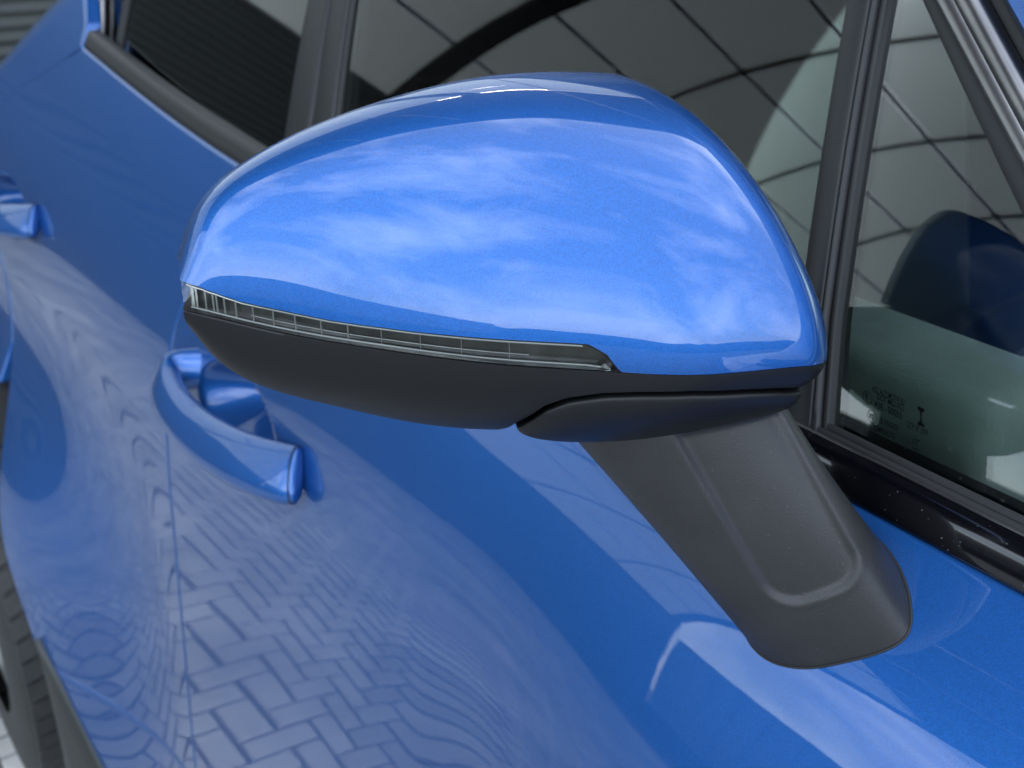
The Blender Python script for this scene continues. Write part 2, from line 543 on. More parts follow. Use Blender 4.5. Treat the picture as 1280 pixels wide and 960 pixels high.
XQ = cspl([-.2, .1, .34, .524, .70, .88, 1.0, 1.094, 1.155, 1.21], [-1.55, -1.57, -1.625, -1.72, -1.87, -1.99, -2.04, -2.003, -1.857, -1.715])
def x_quarter(z):                      # rear edge of the rear door, lip of the arch lower down
    z = np.asarray(z, float)
    return np.where(z <= 1.21, XQ(np.minimum(z, 1.21))[..., 0], -1.715 - .22 * (z - 1.21) - 1.0 * np.maximum(z - 1.24, 0))
def x_shut(z): return -1.2 + .15 * sst(.93, 1.24, np.asarray(z, float))

def panel(name, xf, xr, zb_, nu, nv, parent=car, material='paint'):
    """xf/xr: front and rear edge as functions of height; top edge is the belt"""
    U, V = np.meshgrid(np.linspace(0, 1, nu), np.linspace(0, 1, nv), indexing='ij')
    Z = 1.15 + (zb_ - 1.15) * V
    for _ in range(12):
        X = xf(Z) + (xr(Z) - xf(Z)) * U
        zt = belt_z(X) - .0015
        Z = zt + (zb_ - zt) * V
    P = np.stack([X, body_y(X, Z), Z], -1)
    return grid(name, flange(P), material, parent)

front_door = panel('front_door', lambda z: z * 0 + .12, lambda z: x_shut(z) + .0025, .30, 330, 260)
rear_door = panel('rear_door', lambda z: x_shut(z) - .0025, lambda z: x_quarter(z) + .0025, .30, 230, 240)

# rear quarter panel with its wheel arch
WX, WZ, WR = -2.045, .205, .48
def quarter():
    U, V = np.meshgrid(np.linspace(0, 1, 110), np.linspace(0, 1, 460), indexing='ij')
    Z = 1.62 - 1.0 * V
    X = 0
    for _ in range(12):
        x0 = x_quarter(np.maximum(Z, .73)) - .0025
        X = x0 + (-3.15 - x0) * U
        arch = WZ + np.sqrt(np.maximum(WR**2 - (X - WX)**2, .12**2))
        Z = 1.62 + (arch - 1.62) * V
    bzx = belt_z(np.maximum(X, -2.6))
    below = body_y0(X, np.minimum(Z, bzx))
    q = np.maximum(Z - bzx, 0)
    Y = below + .50 * q + .35 * q * q + 2.1 * np.maximum(-X - 2.10 + 1.7 * (Z - 1.10), 0)**2 * sst(.90, 1.10, Z) + 1.1 * np.maximum(-X - 2.5, 0)**2.2
    Y = Y - .0 * q
    return grid('rear_quarter_panel', flange(np.stack([X, Y, Z], -1)), 'paint', car)
quarter()
# front wing ahead of the door
panel('front_wing', lambda z: z * 0 + 1.05, lambda z: z * 0 + .125, .45, 60, 60)
# sill with its grey skirt
U, V = np.meshgrid(np.linspace(0, 1, 120), np.linspace(0, 1, 24), indexing='ij')
Z = .2955 - .33 * V
X = .1 + (x_quarter(Z) - .1) * U
grid('sill', flange(np.stack([X, body_y0(X, Z) + .001 + .04 * V**4, Z], -1), .03), 'paint', car)
U, V = np.meshgrid(np.linspace(0, 1, 24), np.linspace(0, 1, 40), indexing='ij')
Z = .343 - .34 * V
XR = -1.6 + .028 * V**.8
X = XR + .46 * (.345 - Z) * U
grid('side_skirt', flange(np.stack([X, body_y0(X, Z) - .009 + .006 * (2 * U - 1)**4, Z], -1), .02, .001), 'skirt', car)

# rear wheel
wheel = None
def make_wheel():
    n, prof = 96, []
    ro, w = .42, .27
    y0 = .162
    sec = [(.26, .0), (.32, -.004), (.380, .004), (.398, .016), (.406, .034), (.410, .06), (.412, .135), (.410, .21), (.406, .236), (.395, .258), (.335, .27), (.26, .262)]
    ph = np.linspace(0, 2 * np.pi, n, endpoint=False)
    P = np.array([[(WX + r * math.cos(t), y0 + d, WZ + .01 + r * math.sin(t)) for (r, d) in sec] for t in ph])
    ty = grid('wheel', P, 'tyre', car, cu=True, angle=50)
    blk = []
    for k in range(64):
        t = 2 * math.pi * k / 64; dt = 2 * math.pi / 64 * .42
        for (d0, d1, sk) in [(.012, .062, .03), (.072, .130, .0), (.140, .198, .0), (.208, .258, -.03)]:
            V = []
            for (r, s) in ((.405, 1), (.4165, .93)):
                for (tt, dd) in ((t - dt * s, d0), (t + dt * s, d0), (t + dt * s, d1), (t - dt * s, d1)):
                    t2 = tt + sk * ((dd - d0) / (d1 - d0)) * 1.6
                    rr_ = r - (.009 if (dd < .02 or dd > .25) else 0)
                    V.append((WX + rr_ * math.cos(t2), y0 + dd, WZ + .01 + rr_ * math.sin(t2)))
            blk.append(V)
    v, f = [], []
    for V in blk:
        o = len(v); v += V
        f += [tuple(i + o for i in q) for q in [(0, 3, 2, 1), (4, 5, 6, 7), (0, 1, 5, 4), (1, 2, 6, 5), (2, 3, 7, 6), (3, 0, 4, 7)]]
    meshobj('tyre_tread', v, f, 'tyre', ty, False)
    rimsec = [(.245, .02), (.235, .03), (.225, .06), (.07, .05), (.05, .03), (.0, .03)]
    P = np.array([[(WX + r * math.cos(t), y0 + d, WZ + .01 + r * math.sin(t)) for (r, d) in rimsec] for t in ph])
    grid('rim', P, 'rim', ty, cu=True, angle=40)
make_wheel()
# wheel-arch liner
ph = np.linspace(-.3, math.pi + .3, 40)
P = np.array([[(WX + r * math.cos(t), y, WZ + r * math.sin(t)) for (r, y) in [(.46, .24), (.46, .60), (.2, .60)]] for t in ph])
grid('arch_liner', P, 'lining', car)

# door handles ------------------------------------------------------
def make_handle(door, hx, hz):
    base = lambda x, z: float(body_y0(x, z))
    pts = [(-.112, -.020, .010), (-.128, .008, .008), (-.130, .025, .004), (-.110, .036, -.001), (-.06, .041, -.005), (.01, .039, -.005), (.09, .029, .002), (.150, .015, .011), (.168, .008, .0145)]
    hh = [.021, .023, .0235, .0235, .0235, .025, .027, .0275, .0265]
    tk = [.014, .014, .0135, .012, .0115, .0115, .012, .011, .010]
    t = np.linspace(0, 1, len(pts))
    pa = cspl(t, pts)(np.linspace(0, 1, 70)); h = cspl(t, hh)(np.linspace(0, 1, 70))[:, 0]; k = cspl(t, tk)(np.linspace(0, 1, 70))[:, 0]
    c = np.array([(hx + p[0], base(hx + p[0], hz + p[2]) - p[1], hz + p[2]) for p in pa])
    tg = np.gradient(c, axis=0); tg /= np.linalg.norm(tg, axis=1)[:, None]
    ring = []
    for i in range(len(c)):
        up = np.array([0, .56, .83]); a = np.cross(tg[i], up); a /= np.linalg.norm(a); b = np.cross(a, tg[i])
        ph = np.linspace(0, 2 * np.pi, 28, endpoint=False)
        ca, sa = np.cos(ph), np.sin(ph)
        ring.append(c[i] + (np.sign(ca) * np.abs(ca)**.85)[:, None] * a * k[i] + (np.sign(sa) * np.abs(sa)**.8)[:, None] * b * h[i])
    ring = np.array(ring)
    hd = capped('door_handle', ring, 'paint', door, 50)
    # dark seal ring and fixed end cap in front of the grip
    e = ring[-1]; ec = e.mean(0); dx = tg[-1]
    sl = np.array([ec + (e - ec) * s + dx * d for s, d in ((.97, .0), (1.004, .0002), (1.004, .0014), (.97, .0017))])
    capped('handle_seal', sl, 'rubber', hd)
    rr_ = []
    for s in np.linspace(0, 1, 14):
        rr_.append(ec + dx * (.0017 + .0060 * s) + (e - ec) * (1 - s**2.4)**.5 * .97)
    capped('handle_end_cap', np.array(rr_), 'paint', hd, 80)
    # rear pad where the grip leaves the skin
    return hd
make_handle(front_door, *HANDLES[0])
make_handle(rear_door, *HANDLES[1])

# belt trims, glass and pillars -------------------------------------
def belt_strip(name, x0, x1, sec, material, parent, n=60):
    """sec: (dy, dz) from the belt edge, swept along x"""
    P = np.zeros((n, len(sec), 3))
    for i, x in enumerate(np.linspace(x0, x1, n)):
        z = float(belt_z(x)[0])
        for j, (dy, dz) in enumerate(sec):
            P[i, j] = x, .44 + dy, z + dz
    return grid(name, P, material, parent, angle=50)
TR = [(.018, -.03), (.0035, -.006), (.0005, .0012), (.0002, .0030), (.0008, .0065), (.0030, .0145), (.0060, .0208), (.0110, .0226), (.02, .0225)]
belt_strip('belt_trim', .12, -.80, TR, 'gloss', front_door)
TR2 = [(.018, -.03), (.0035, -.006), (.0005, .0012), (.0002, .0030), (.0026, .0075), (.0060, .0145), (.0092, .0205), (.0120, .0224), (.025, .0226)]
belt_strip('belt_trim', -.802, -1.060, TR2, 'pillar', front_door)
belt_strip('belt_trim', -1.063, -1.712, TR2, 'pillar', rear_door)
SE = [(.013, .0225), (.0115, .0238), (.0118, .0252), (.0135, .0262), (.0145, .0252), (.015, .0275), (.0165, .0288), (.0185, .028), (.02, .022)]
belt_strip('window_seal', .12, -.80, SE, 'rubber', front_door)
LI = [(.0112, .0223), (.0102, .0229), (.0102, .0236), (.0112, .0241)]
belt_strip('seal_lip', .12, -.80, LI, 'alu', front_door)

def gpt(x, z, off=0.): return np.array([x, float(gh_y(x, z, off)), z])

def pane(name, left, right, material, parent, off=-.004, th=.004, n=24, mcols=24):
    """left/right: polylines of (x, z) from bottom to top on the glass surface"""
    def line(pl, t):
        pl = np.asarray(pl, float); s = np.linspace(0, 1, len(pl))
        return np.stack([np.interp(t, s, pl[:, 0]), np.interp(t, s, pl[:, 1])], -1)
    t = np.linspace(0, 1, n); a = line(left, t); b = line(right, t)
    u = np.linspace(0, 1, mcols)
    G = a[:, None] + (b - a)[:, None] * u[None, :, None]
    A = np.stack([G[..., 0], gh_y(G[..., 0], G[..., 1], off), G[..., 1]], -1)
    B = np.stack([G[..., 0], gh_y(G[..., 0], G[..., 1], off - th), G[..., 1]], -1)
    v = np.concatenate([A.reshape(-1, 3), B.reshape(-1, 3)])
    k = n * mcols
    f = grid_faces(n, mcols) + [tuple(reversed(q)) for q in grid_faces(n, mcols, off=k)]
    for i in range(n - 1):
        for j in (0, mcols - 1):
            p = i * mcols + j; f.append((p, p + mcols, p + mcols + k, p + k))
    for j in range(mcols - 1):
        for i in (0, n - 1):
            p = i * mcols + j; f.append((p, p + 1, p + 1 + k, p + k))
    return meshobj(name, v, f, material, parent, True, 40)

def strip(name, left, right, material, parent, h=.004, n=40, base=-.004, prof=None):
    def line(pl, t):
        pl = np.asarray(pl, float); s = np.linspace(0, 1, len(pl))
        return np.stack([np.interp(t, s, pl[:, 0]), np.interp(t, s, pl[:, 1])], -1)
    t = np.linspace(0, 1, n); a = line(left, t); b = line(right, t)
    pr = prof or [(0, -.012), (0, .55), (.04, .93), (.12, 1), (.5, 1.04), (.88, 1), (.96, .93), (1, .55), (1, -.012)]
    P = np.zeros((n, len(pr), 3))
    for j, (u, d) in enumerate(pr):
        q = a + (b - a) * u
        dd = d if d < 0 else base + h * d
        P[:, j] = np.stack([q[:, 0], gh_y(q[:, 0], q[:, 1], dd), q[:, 1]], -1)
    return grid(name, P, material, parent, angle=50)

ZT = 1.56
# front edge of main glass (division bar) leans rearward with height; coordinates are (x, z) on the side glass
DBL = [(-0.3751, 1.1475), (-0.4, 1.2446), (-0.4382, 1.3802), (-0.4889, 1.56)]
DBR = [(-0.3490, 1.1475), (-0.3738, 1.2222), (-0.4180, 1.3822), (-0.4675, 1.56)]
QL = [(-0.3499, 1.1475), (-0.3749, 1.2222), (-0.4188, 1.3825), (-0.4674, 1.56)]
APL = [(-0.1059, 1.1475), (-0.2046, 1.2271), (-0.298, 1.3073), (-0.387, 1.3845), (-0.5893, 1.56)]
APM = [(-0.0807, 1.1475), (-0.193, 1.2313), (-0.2922, 1.3141), (-0.38, 1.385), (-0.5967, 1.56)]
APR = [(-0.0351, 1.169), (-0.1528, 1.2489), (-0.2602, 1.3291), (-0.3638, 1.3864), (-0.6777, 1.56)]
BPF = [(-0.9731, 1.1475), (-0.9866, 1.227), (-1.0196, 1.3314), (-1.0919, 1.56)]
BPM = [(-1.0205, 1.1475), (-1.0303, 1.227), (-1.0586, 1.3314), (-1.1206, 1.56)]
BPR = [(-1.0709, 1.1475), (-1.0791, 1.1923), (-1.1031, 1.3244), (-1.1459, 1.56)]
RWL = [(-1.6339, 1.169), (-1.6466, 1.2054), (-1.6542, 1.278), (-1.6837, 1.56)]
inset = lambda L, dx: [(x + dx, z) for x, z in L]
fw = pane('window_glass', inset(BPF, -.008), inset(DBL, .008), 'glass', front_door)
qw = pane('quarter_glass', inset(QL, -.006), inset(APL, .006), 'glass', front_door)
rw = pane('window_glass', inset(RWL, -.004), inset(BPR, .004), 'privacy', rear_door)
strip('division_bar', DBL, DBR, 'pillar', front_door, .009, prof=[(0, -.012), (0, .5), (.02, .93), (.06, 1), (.70, 1.0), (.74, .95), (.77, .84), (.80, .95), (.88, 1.05), (.96, .95), (1, .6), (1, -.012)])
strip('division_seal', DBR, inset(QL, .005), 'rubber', front_door, .006)
strip('quarter_frame', inset(APL, -.004), APM, 'rubber', front_door, .008)
strip('window_frame', APM, inset(APM, .030), 'alu', front_door, .014, prof=[(0, -.012), (0, .5), (.06, .9), (.2, 1.0), (.42, .86), (.55, .98), (.85, 1.0), (.95, .8), (1, .4), (1, -.012)])
strip('frame_seal', inset(APM, .030), inset(APM, .040), 'rubber', front_door, .006)
strip('pillar_cover', BPF, inset(BPM, .004), 'pillar', front_door, .007)
strip('pillar_seal', inset(BPF, .006), BPF, 'rubber', front_door, .004)
strip('pillar_cover', inset(BPM, -.001), BPR, 'pillar', rear_door, .007)
strip('window_divider', inset(RWL, -.016), RWL, 'rubber', rear_door, .006)
fixed = pane('fixed_glass', [(-1.80, 1.235), (-1.83, 1.30), (-1.88, 1.42), (-1.95, 1.5)], inset(RWL, -.010), 'privacy', rear_door)
P = np.array([tube(np.array([gpt(x, z, .006 - .004) for x, z in [(-1.725, 1.214), (-1.738, 1.24), (-1.765, 1.275), (-1.80, 1.33), (-1.87, 1.42)]]), .006, 10)])[0]
capped('window_moulding', P, 'alu', rear_door)
# roof pillar in body colour
AB = inset(APM, .041); AO = [(0.1203, 1.1743), (-0.0, 1.2654), (-0.1107, 1.3489), (-0.2262, 1.4312), (-0.407, 1.56)]
strip('roof_pillar', AB, AO, 'paint', car, .016, base=-.004)
# cabin shell: roof, far side, floor, windscreen
P = np.array([[(x, float(gh_y(x, ZT)) - .02 + (2.54 - 2 * float(gh_y(x, ZT)) + .04) * u, ZT + .10 * (1 - (2 * u - 1)**4) - .02 - .05 * sst(-.9, -.45, x)) for u in np.linspace(0, 1, 24)] for x in np.linspace(-.42, -2.7, 30)])
grid('roof', P, 'paint', car)
P2 = P.copy(); P2[..., 2] -= .03; P2[..., 1] = 1.27 + (P2[..., 1] - 1.27) * .985
grid('headliner', P2, 'head', car)
P = np.array([[(x, 2.54 - float(body_y0(x, z)), z) for z in np.linspace(.2, float(belt_z(x)[0]), 20)] for x in np.linspace(1.0, -2.7, 40)])
grid('far_side_panel', P, 'paint', car)
P = np.array([[(x + .0, 2.54 - float(gh_y(x, z)), z) for z in np.linspace(1.17, ZT, 8)] for x in np.linspace(-.45, -2.6, 20)])
grid('far_side_glass', P, 'privacy', car)
v, f = box_vf(-2.6, .6, .47, 2.07, .28, .32); meshobj('cabin_floor', v, f, 'lining', car, False)
v, f = box_vf(-2.02, -1.98, .52, 2.02, .3, 1.55); meshobj('rear_bulkhead', v, f, 'lining', car, False)
v, f = box_vf(.50, .56, .47, 2.07, .3, 1.10); meshobj('front_bulkhead', v, f, 'lining', car, False)
P = np.array([[(.42 - .86 * t, .62 + .12 * t + (1.30 - .24 * t) * u, 1.16 + .42 * t + .03 * math.sin(math.pi * u)) for u in np.linspace(0, 1, 16)] for t in np.linspace(0, 1, 12)])
grid('windscreen', P, 'glass', car)
P = np.array([[(.13 + .95 * t, .46 + 1.62 * u, 1.13 - .05 * t + .05 * math.sin(math.pi * u)) for u in np.linspace(0, 1, 20)] for t in np.linspace(0, 1, 14)])
grid('bonnet', P, 'paint', car)
# inner door card behind the glass
P = np.array([[(x, .478 + .02 * (1 - v) , .4 + .765 * v) for v in np.linspace(0, 1, 8)] for x in np.linspace(.1, -2.0, 30)])
grid('door_card', P, 'navy', car)

# dashboard end, hood and padding seen through the quarter glass
def quadpatch(name, c, material, parent, n=20, bulge=None):
    c = [np.array(q, float) for q in c]
    P = np.zeros((n, n, 3))
    for i, u in enumerate(np.linspace(0, 1, n)):
        for j, v in enumerate(np.linspace(0, 1, n)):
            p = c[0] * (1 - u) * (1 - v) + c[1] * u * (1 - v) + c[2] * u * v + c[3] * (1 - u) * v
            if bulge is not None:
                p = p + np.array(bulge) * (1 - (2 * u - 1)**6) * (1 - (2 * v - 1)**6)
            P[i, j] = p
    return grid(name, P, material, parent)
dash = rbox('dashboard', -.30, .42, .66, 1.9, .72, 1.10, 'navy', car, .05, 4)
rbox('leather_pad', -.470, -.288, .512, .60, 1.04, 1.190, 'leather', dash, .020, 4)
ph = np.linspace(0, math.pi * 2, 40, endpoint=False)
P = np.array([[(-.365 + .14 * math.cos(t) * math.cos(e), .765 + .105 * math.sin(t) * math.cos(e), .98 + .20 * math.sin(e)**.9) for t in ph] for e in np.linspace(0, math.pi / 2 - .02, 22)])
capped('instrument_hood', P, 'navy', dash)
roll = capped('padded_roll', tube([(-.335 + .16 * q, .615 + .02 * q, 1.155 + .015 * q) for q in np.linspace(0, 1, 12)], .030, 20), 'seat', dash)
for dx in (0., .005):
    capped('stitching', tube([(-.330 + dx, .615 - .0312 * math.cos(t), 1.155 + .0312 * math.sin(t)) for t in np.linspace(-.2, 1.5, 14)], .0009, 6), 'stitch', roll)
for y0, nm in ((.60, 0), (1.30, 1)):
    st = rbox('front_seat', -1.15, -.62, y0, y0 + .52, .50, .72, 'seat', car, .06, 4)
    rbox('backrest', -1.22, -1.08, y0, y0 + .52, .62, 1.24, 'seat', st, .05, 4, warp=lambda c: (c.x - .22 * (c.z - .62), c.y, c.z))
    rbox('headrest', -1.40, -1.29, y0 + .12, y0 + .40, 1.28, 1.46, 'seat', st, .04, 4)
sw = [(-.60 + .06 * math.cos(t), .88 + .18 * math.sin(t), .88 + .16 * math.cos(t)) for t in np.linspace(0, 2 * math.pi, 40)]
grid('steering_wheel', tube(sw, .015, 10), 'navy', car, cv=True)

# etched marks on the quarter glass
def text_mesh(s, size):
    cu = bpy.data.curves.new('t', 'FONT'); cu.body = s; cu.size = size; cu.fill_mode = 'FRONT'
    cu.offset = size * .012
    ob = bpy.data.objects.new('t', cu)
    COL.objects.link(ob)
    dg = bpy.context.evaluated_depsgraph_get()
    me = bpy.data.meshes.new_from_object(ob.evaluated_get(dg))
    V = [tuple(q.co) for q in me.vertices]; F = [tuple(p.vertices) for p in me.polygons]
    bpy.data.objects.remove(ob); bpy.data.curves.remove(cu); bpy.data.meshes.remove(me)
    return V, F
def ring_vf(cx, cy, r, w, n=32):
    V, F = [], []
    for i in range(n):
        t = 2 * math.pi * i / n
        V += [(cx + r * math.cos(t), cy + r * math.sin(t), 0), (cx + (r - w) * math.cos(t), cy + (r - w) * math.sin(t), 0)]
        F.append((2 * i, 2 * ((i + 1) % n), 2 * ((i + 1) % n) + 1, 2 * i + 1))
    return V, F
# (text, x, z of its start, printed length, height)
MARKS = [('AGC AUTOMOTIVE EU', -0.3364, 1.1935, .0210, .0029), ('DOT M62 AS2', -0.3320, 1.1907, .0174, .0029), ('43R - 00055', -0.3318, 1.1865, .0175, .0034), ('E 000005', -0.3250, 1.1803, .0111, .0027),
         ('TEMPERLITE', -0.3282, 1.1756, .0141, .0027), ('DCP N\u00b0 3009', -0.3097, 1.1840, .0127, .0030), ('17"', -0.3035, 1.1779, .0043, .0027), ('E', -0.3389, 1.1890, .0018, .0026), ('2', -0.3377, 1.1869, .0010, .0014),
         ('E2', -0.3325, 1.1805, .0026, .0022)]
v, f = [], []
def addvf(V, F, sx=1., sy=1., x0=0., z0=0.):
    o = len(v)
    v.extend([(x0 + p[0] * sx - .45 * p[1] * sy, z0 + p[1] * sy) for p in V]); f.extend([tuple(i + o for i in q) for q in F])
for s_, x0, z0, ln, ht in MARKS:
    V, F = text_mesh(s_, 1.0)
    xs = [q[0] for q in V]
    addvf([(q[0] - min(xs), q[1], 0) for q in V], F, ln / (max(xs) - min(xs)), ht / .72, x0, z0)
addvf(*ring_vf(0, 0, .0031, .00028), 1, 1, -0.3379, 1.1894); addvf(*ring_vf(0, 0, .0031, .00028), 1, 1, -0.3313, 1.1814)
# two facing wedges joined at the waist
W_ = [(-.0021, .0042, 0), (.0021, .0042, 0), (.0021, .0030, 0), (.0006, .0022, 0), (.00035, .0, 0), (-.00035, .0, 0), (-.0006, .0022, 0), (-.0021, .0030, 0)]
addvf(W_, [tuple(range(8))], 1, 1, -0.3045, 1.1915); addvf([(q[0], -q[1], 0) for q in W_], [tuple(range(7, -1, -1))], 1, 1, -0.3045, 1.1915)
addvf([(0, 0, 0), (.0035, 0, 0), (.0035, -.0004, 0), (0, -.0004, 0)], [(0, 1, 2, 3)], 1, 1, -0.3031, 1.176)
v3 = [gpt(q[0], q[1], -.0034) for q in v]
meshobj('glass_marking', v3, f, 'print', qw, False)

# ------------------------------------------------------------------ the door mirror
#MIR_BEGIN
MT = np.array([[-0.447, 0.1401, 1.2994], [-0.4439, 0.1492, 1.3194], [-0.4407, 0.169, 1.3358], [-0.4376, 0.1975, 1.3478], [-0.4344, 0.223, 1.3549], [-0.4313, 0.2616, 1.3615], [-0.4281, 0.2983, 1.3636], [-0.425, 0.3427, 1.3603], [-0.42, 0.3761, 1.3476], [-0.41, 0.398, 1.3209], [-0.402, 0.4079, 1.2881], [-0.395, 0.4097, 1.2581]])
MB = np.array([[-0.4321, 0.1345, 1.283], [-0.424, 0.144, 1.2805], [-0.409, 0.161, 1.276], [-0.3895, 0.1822, 1.272], [-0.375, 0.2, 1.269], [-0.352, 0.233, 1.2635], [-0.33, 0.272, 1.2583], [-0.307, 0.314, 1.2543], [-0.2945, 0.3555, 1.252], [-0.2945, 0.3724, 1.25], [-0.323, 0.3988, 1.249], [-0.395, 0.408, 1.249]])
MQ = np.array([[-.445, .141, 1.2721], [-.4427, .1493, 1.2549], [-.4405, .169, 1.2379], [-.4382, .1975, 1.2252], [-.4359, .2229, 1.2155], [-.4336, .2615, 1.2041], [-.4314, .2981, 1.2001], [-.4291, .3423, 1.2011], [-.4268, .3756, 1.2052], [-.4245, .3975, 1.2134], [-.4223, .4072, 1.2245], [-.42, .409, 1.2406]])
_c = np.linalg.norm(np.diff(MT, axis=0), axis=1) + np.linalg.norm(np.diff(MB, axis=0), axis=1)
S12 = np.r_[0, np.cumsum(_c)]; S12 /= S12[-1]
fT, fB, fQ = cspl(S12, MT), cspl(S12, MB), cspl(S12, MQ)
EXA, EXB = .92, 1.22
def cap(s, th):
    T = fT(s); D = fB(s) - T
    g1 = np.clip(np.sin(th), 0, 1)**EXA; g2 = 1 - np.clip(np.cos(th), 0, 1)**EXB
    return T + D * np.stack([g1, g1, g2], -1)
def low(s, ph):
    B = fB(s); D = fQ(s) - B
    g1 = 1 - np.cos(ph); g2 = np.sin(ph)
    return B + D * np.stack([g1, g1, g2], -1)
#MIR_END
LS = [0, 0.01, 0.02, 0.04, 0.06, 0.08, 0.1, 0.14, 0.18, 0.22, 0.28, 0.36, 0.44, 0.46, 0.47, 0.48, 0.49, 0.4965, 1.0]
LV = [0.7412, 0.9263, 1.0419, 1.1804, 1.2595, 1.3121, 1.3336, 1.3628, 1.3889, 1.4003, 1.409, 1.4081, 1.409, 1.4099, 1.4328, 1.4597, 1.5283, 1.5708, 1.5708]
th_end = lambda s: np.interp(s, LS, LV)
def nrm(P):
    du = np.gradient(P, axis=0); dv = np.gradient(P, axis=1)
    n = np.cross(du, dv); n /= (np.linalg.norm(n, axis=-1, keepdims=True) + 1e-12)
    return n
def ssamp(n, dense=None):
    s = np.linspace(0, 1, n)
    if dense is not None: s = np.unique(np.r_[s, dense])
    return s
s = ssamp(240, np.r_[np.linspace(.455, .50, 30), np.linspace(0, .06, 20)])
K = 70
TH = np.array([(1 - (1 - np.linspace(0, 1, K)**1.15)**1.25) * th_end(q) for q in s])
SS = np.repeat(s[:, None], K, 1)
P = cap(SS, TH)
n = nrm(P)
if n[120, 35, 0] < 0: n = -n
cen = np.array([-.40, .29, 1.285])
mirror = None
# rolled rear edge of the cap: turns back and down behind the rim
edge = P[:, 0]; inw = cen - edge; inw[:, 0] = 0; inw /= np.linalg.norm(inw, axis=1)[:, None]
back = np.array([-1., 0, 0])
rim = [edge + back * b + inw * i for b, i in ((.0105, .016), (.0110, .0075), (.0100, .0042), (.0078, .0019), (.0045, .0006))]
last = P[:, -1]; nl = n[:, -1]
li = cen - last; li[:, 2] = 0; li /= np.linalg.norm(li, axis=1)[:, None]
lip = [last + li * .0009 + np.array([0, 0, -.0004]), last + li * .006 + np.array([0, 0, .0005])]
capP = np.concatenate([np.stack(rim, 1), P, np.stack(lip, 1)], 1)

# lower housing carries the rest
GS = [0, .36, .385, .40, .42, .44, .46, .48, .52, .58, .64, .68, .72, .76, .80, .86, 1.0]
GV = [1.5708, 1.5708, 1.20, .60, .352, .257, .221, .189, .163, .152, .189, .236, .305, .42, .60, .9, 1.5708]
ph_end = lambda q: np.interp(q, GS, GV)
s2 = ssamp(200, np.linspace(.36, .50, 40))
K2 = 40
PH = np.array([np.linspace(0, 1, K2) * ph_end(q) for q in s2])
LP_ = low(np.repeat(s2[:, None], K2, 1), PH)
cl = np.array([-.40, .29, 1.25])
inn = cl - LP_[:, 0]; inn[:, 2] = 0; inn /= np.linalg.norm(inn, axis=1)[:, None]
top0 = LP_[:, 0] + inn * .0030 + np.array([0, 0, -.0003])
top1 = LP_[:, 0] + inn * .0008 + np.array([0, 0, -.0004])
topi = LP_[:, 0] + inn * .012 + np.array([0, 0, .0004])
LPs = LP_.copy(); LPs[:, 0] += np.array([0, 0, -.0007])
e = LPs[:, -1]
ie = cl + np.array([0, 0, .0]) - e; ie[:, 2] = 0; ie /= np.linalg.norm(ie, axis=1)[:, None]
b1 = e + ie * .0012 + np.array([0, 0, -.0004]); b2 = e + ie * .012 + np.array([0, 0, .0015])
lowP = np.concatenate([np.stack([topi, top0, top1], 1), LPs, np.stack([b1, b2], 1)], 1)
mirror = grid('wing_mirror', lowP, 'satin', car, angle=55)
tag(mirror, 'door mirror with blue cap, slim indicator strip and black plastic arm')
grid('mirror_cap', capP, 'paint', mirror, angle=60)

# back: mirror glass and bezel
back_ring = np.concatenate([rim[0], fQ(np.linspace(1, 0, 80)) + np.array([-.008, 0, .004])])
cb = back_ring.mean(0)
rings = np.array([back_ring, cb + (back_ring - cb) * .93 + np.array([.004, 0, 0]), cb + (back_ring - cb) * .91 + np.array([.012, 0, 0])])
grid('mirror_bezel', rings, 'satin', mirror, cv=True)
g = rings[2]; v = list(g) + [g.mean(0)]; k = len(g)
meshobj('mirror_glass', v, [(i, (i + 1) % k, k) for i in range(k)], 'chrome', mirror)

# indicator: reflector, lens, guides and ribs
sl = np.unique(np.r_[np.linspace(0.0, .494, 120), np.linspace(.45, .494, 24)])
def strip_pts(sv, u, depth):
    """u: 0 top edge of the lamp, 1 bottom edge; depth inward"""
    sv = np.atleast_1d(sv); u = np.broadcast_to(u, sv.shape)
    t0 = th_end(sv); t = t0 + (np.pi / 2 - t0) * u
    p = cap(sv, t)
    c = cen + np.array([-.01, 0, 0]) - p; c[..., 2] = 0
    c /= np.linalg.norm(c, axis=-1, keepdims=True)
    return p + c * depth
def lampgrid(d, us): return np.stack([strip_pts(sl, u, d) for u in us], 1)
grid('indicator_reflector', lampgrid(.0065, np.linspace(0.0, 1.0, 7)), 'lampdark', mirror)
lens = np.concatenate([lampgrid(.006, [0.0]), lampgrid(.0004, np.linspace(.02, .98, 9)), lampgrid(.006, [1.0])], 1)
grid('indicator_lens', lens, 'lens', mirror, angle=45)
capped('light_guide', tube(strip_pts(np.linspace(.006,   .455, 90), .10, .0012), .00052, 8), 'lampline', mirror)
capped('light_guide', tube(strip_pts(np.linspace(.008, .475, 90), .80, .0016), .00050, 8), 'lampline', mirror)
capped('light_guide', tube(strip_pts(np.linspace(.085, .40, 70), .58, .0030), .00024, 6), 'lampline', mirror)
for sv, r_ in [(.010, .0009), (.016, .0006), (.030, .0004), (.041, .00045), (.046, .00045), (.056, .0004), (.070, .0004), (.090, .00035), (.113, .00035), (.138, .00035), (.168, .0003), (.200, .0003), (.24, .00018), (.285, .00018), (.33, .00015), (.38, .00015)]:
    capped('indicator_rib', tube(np.array([strip_pts(sv, u, .0022)[0] for u in np.linspace(.12, .84, 7)]), r_, 6), 'lampline', mirror)
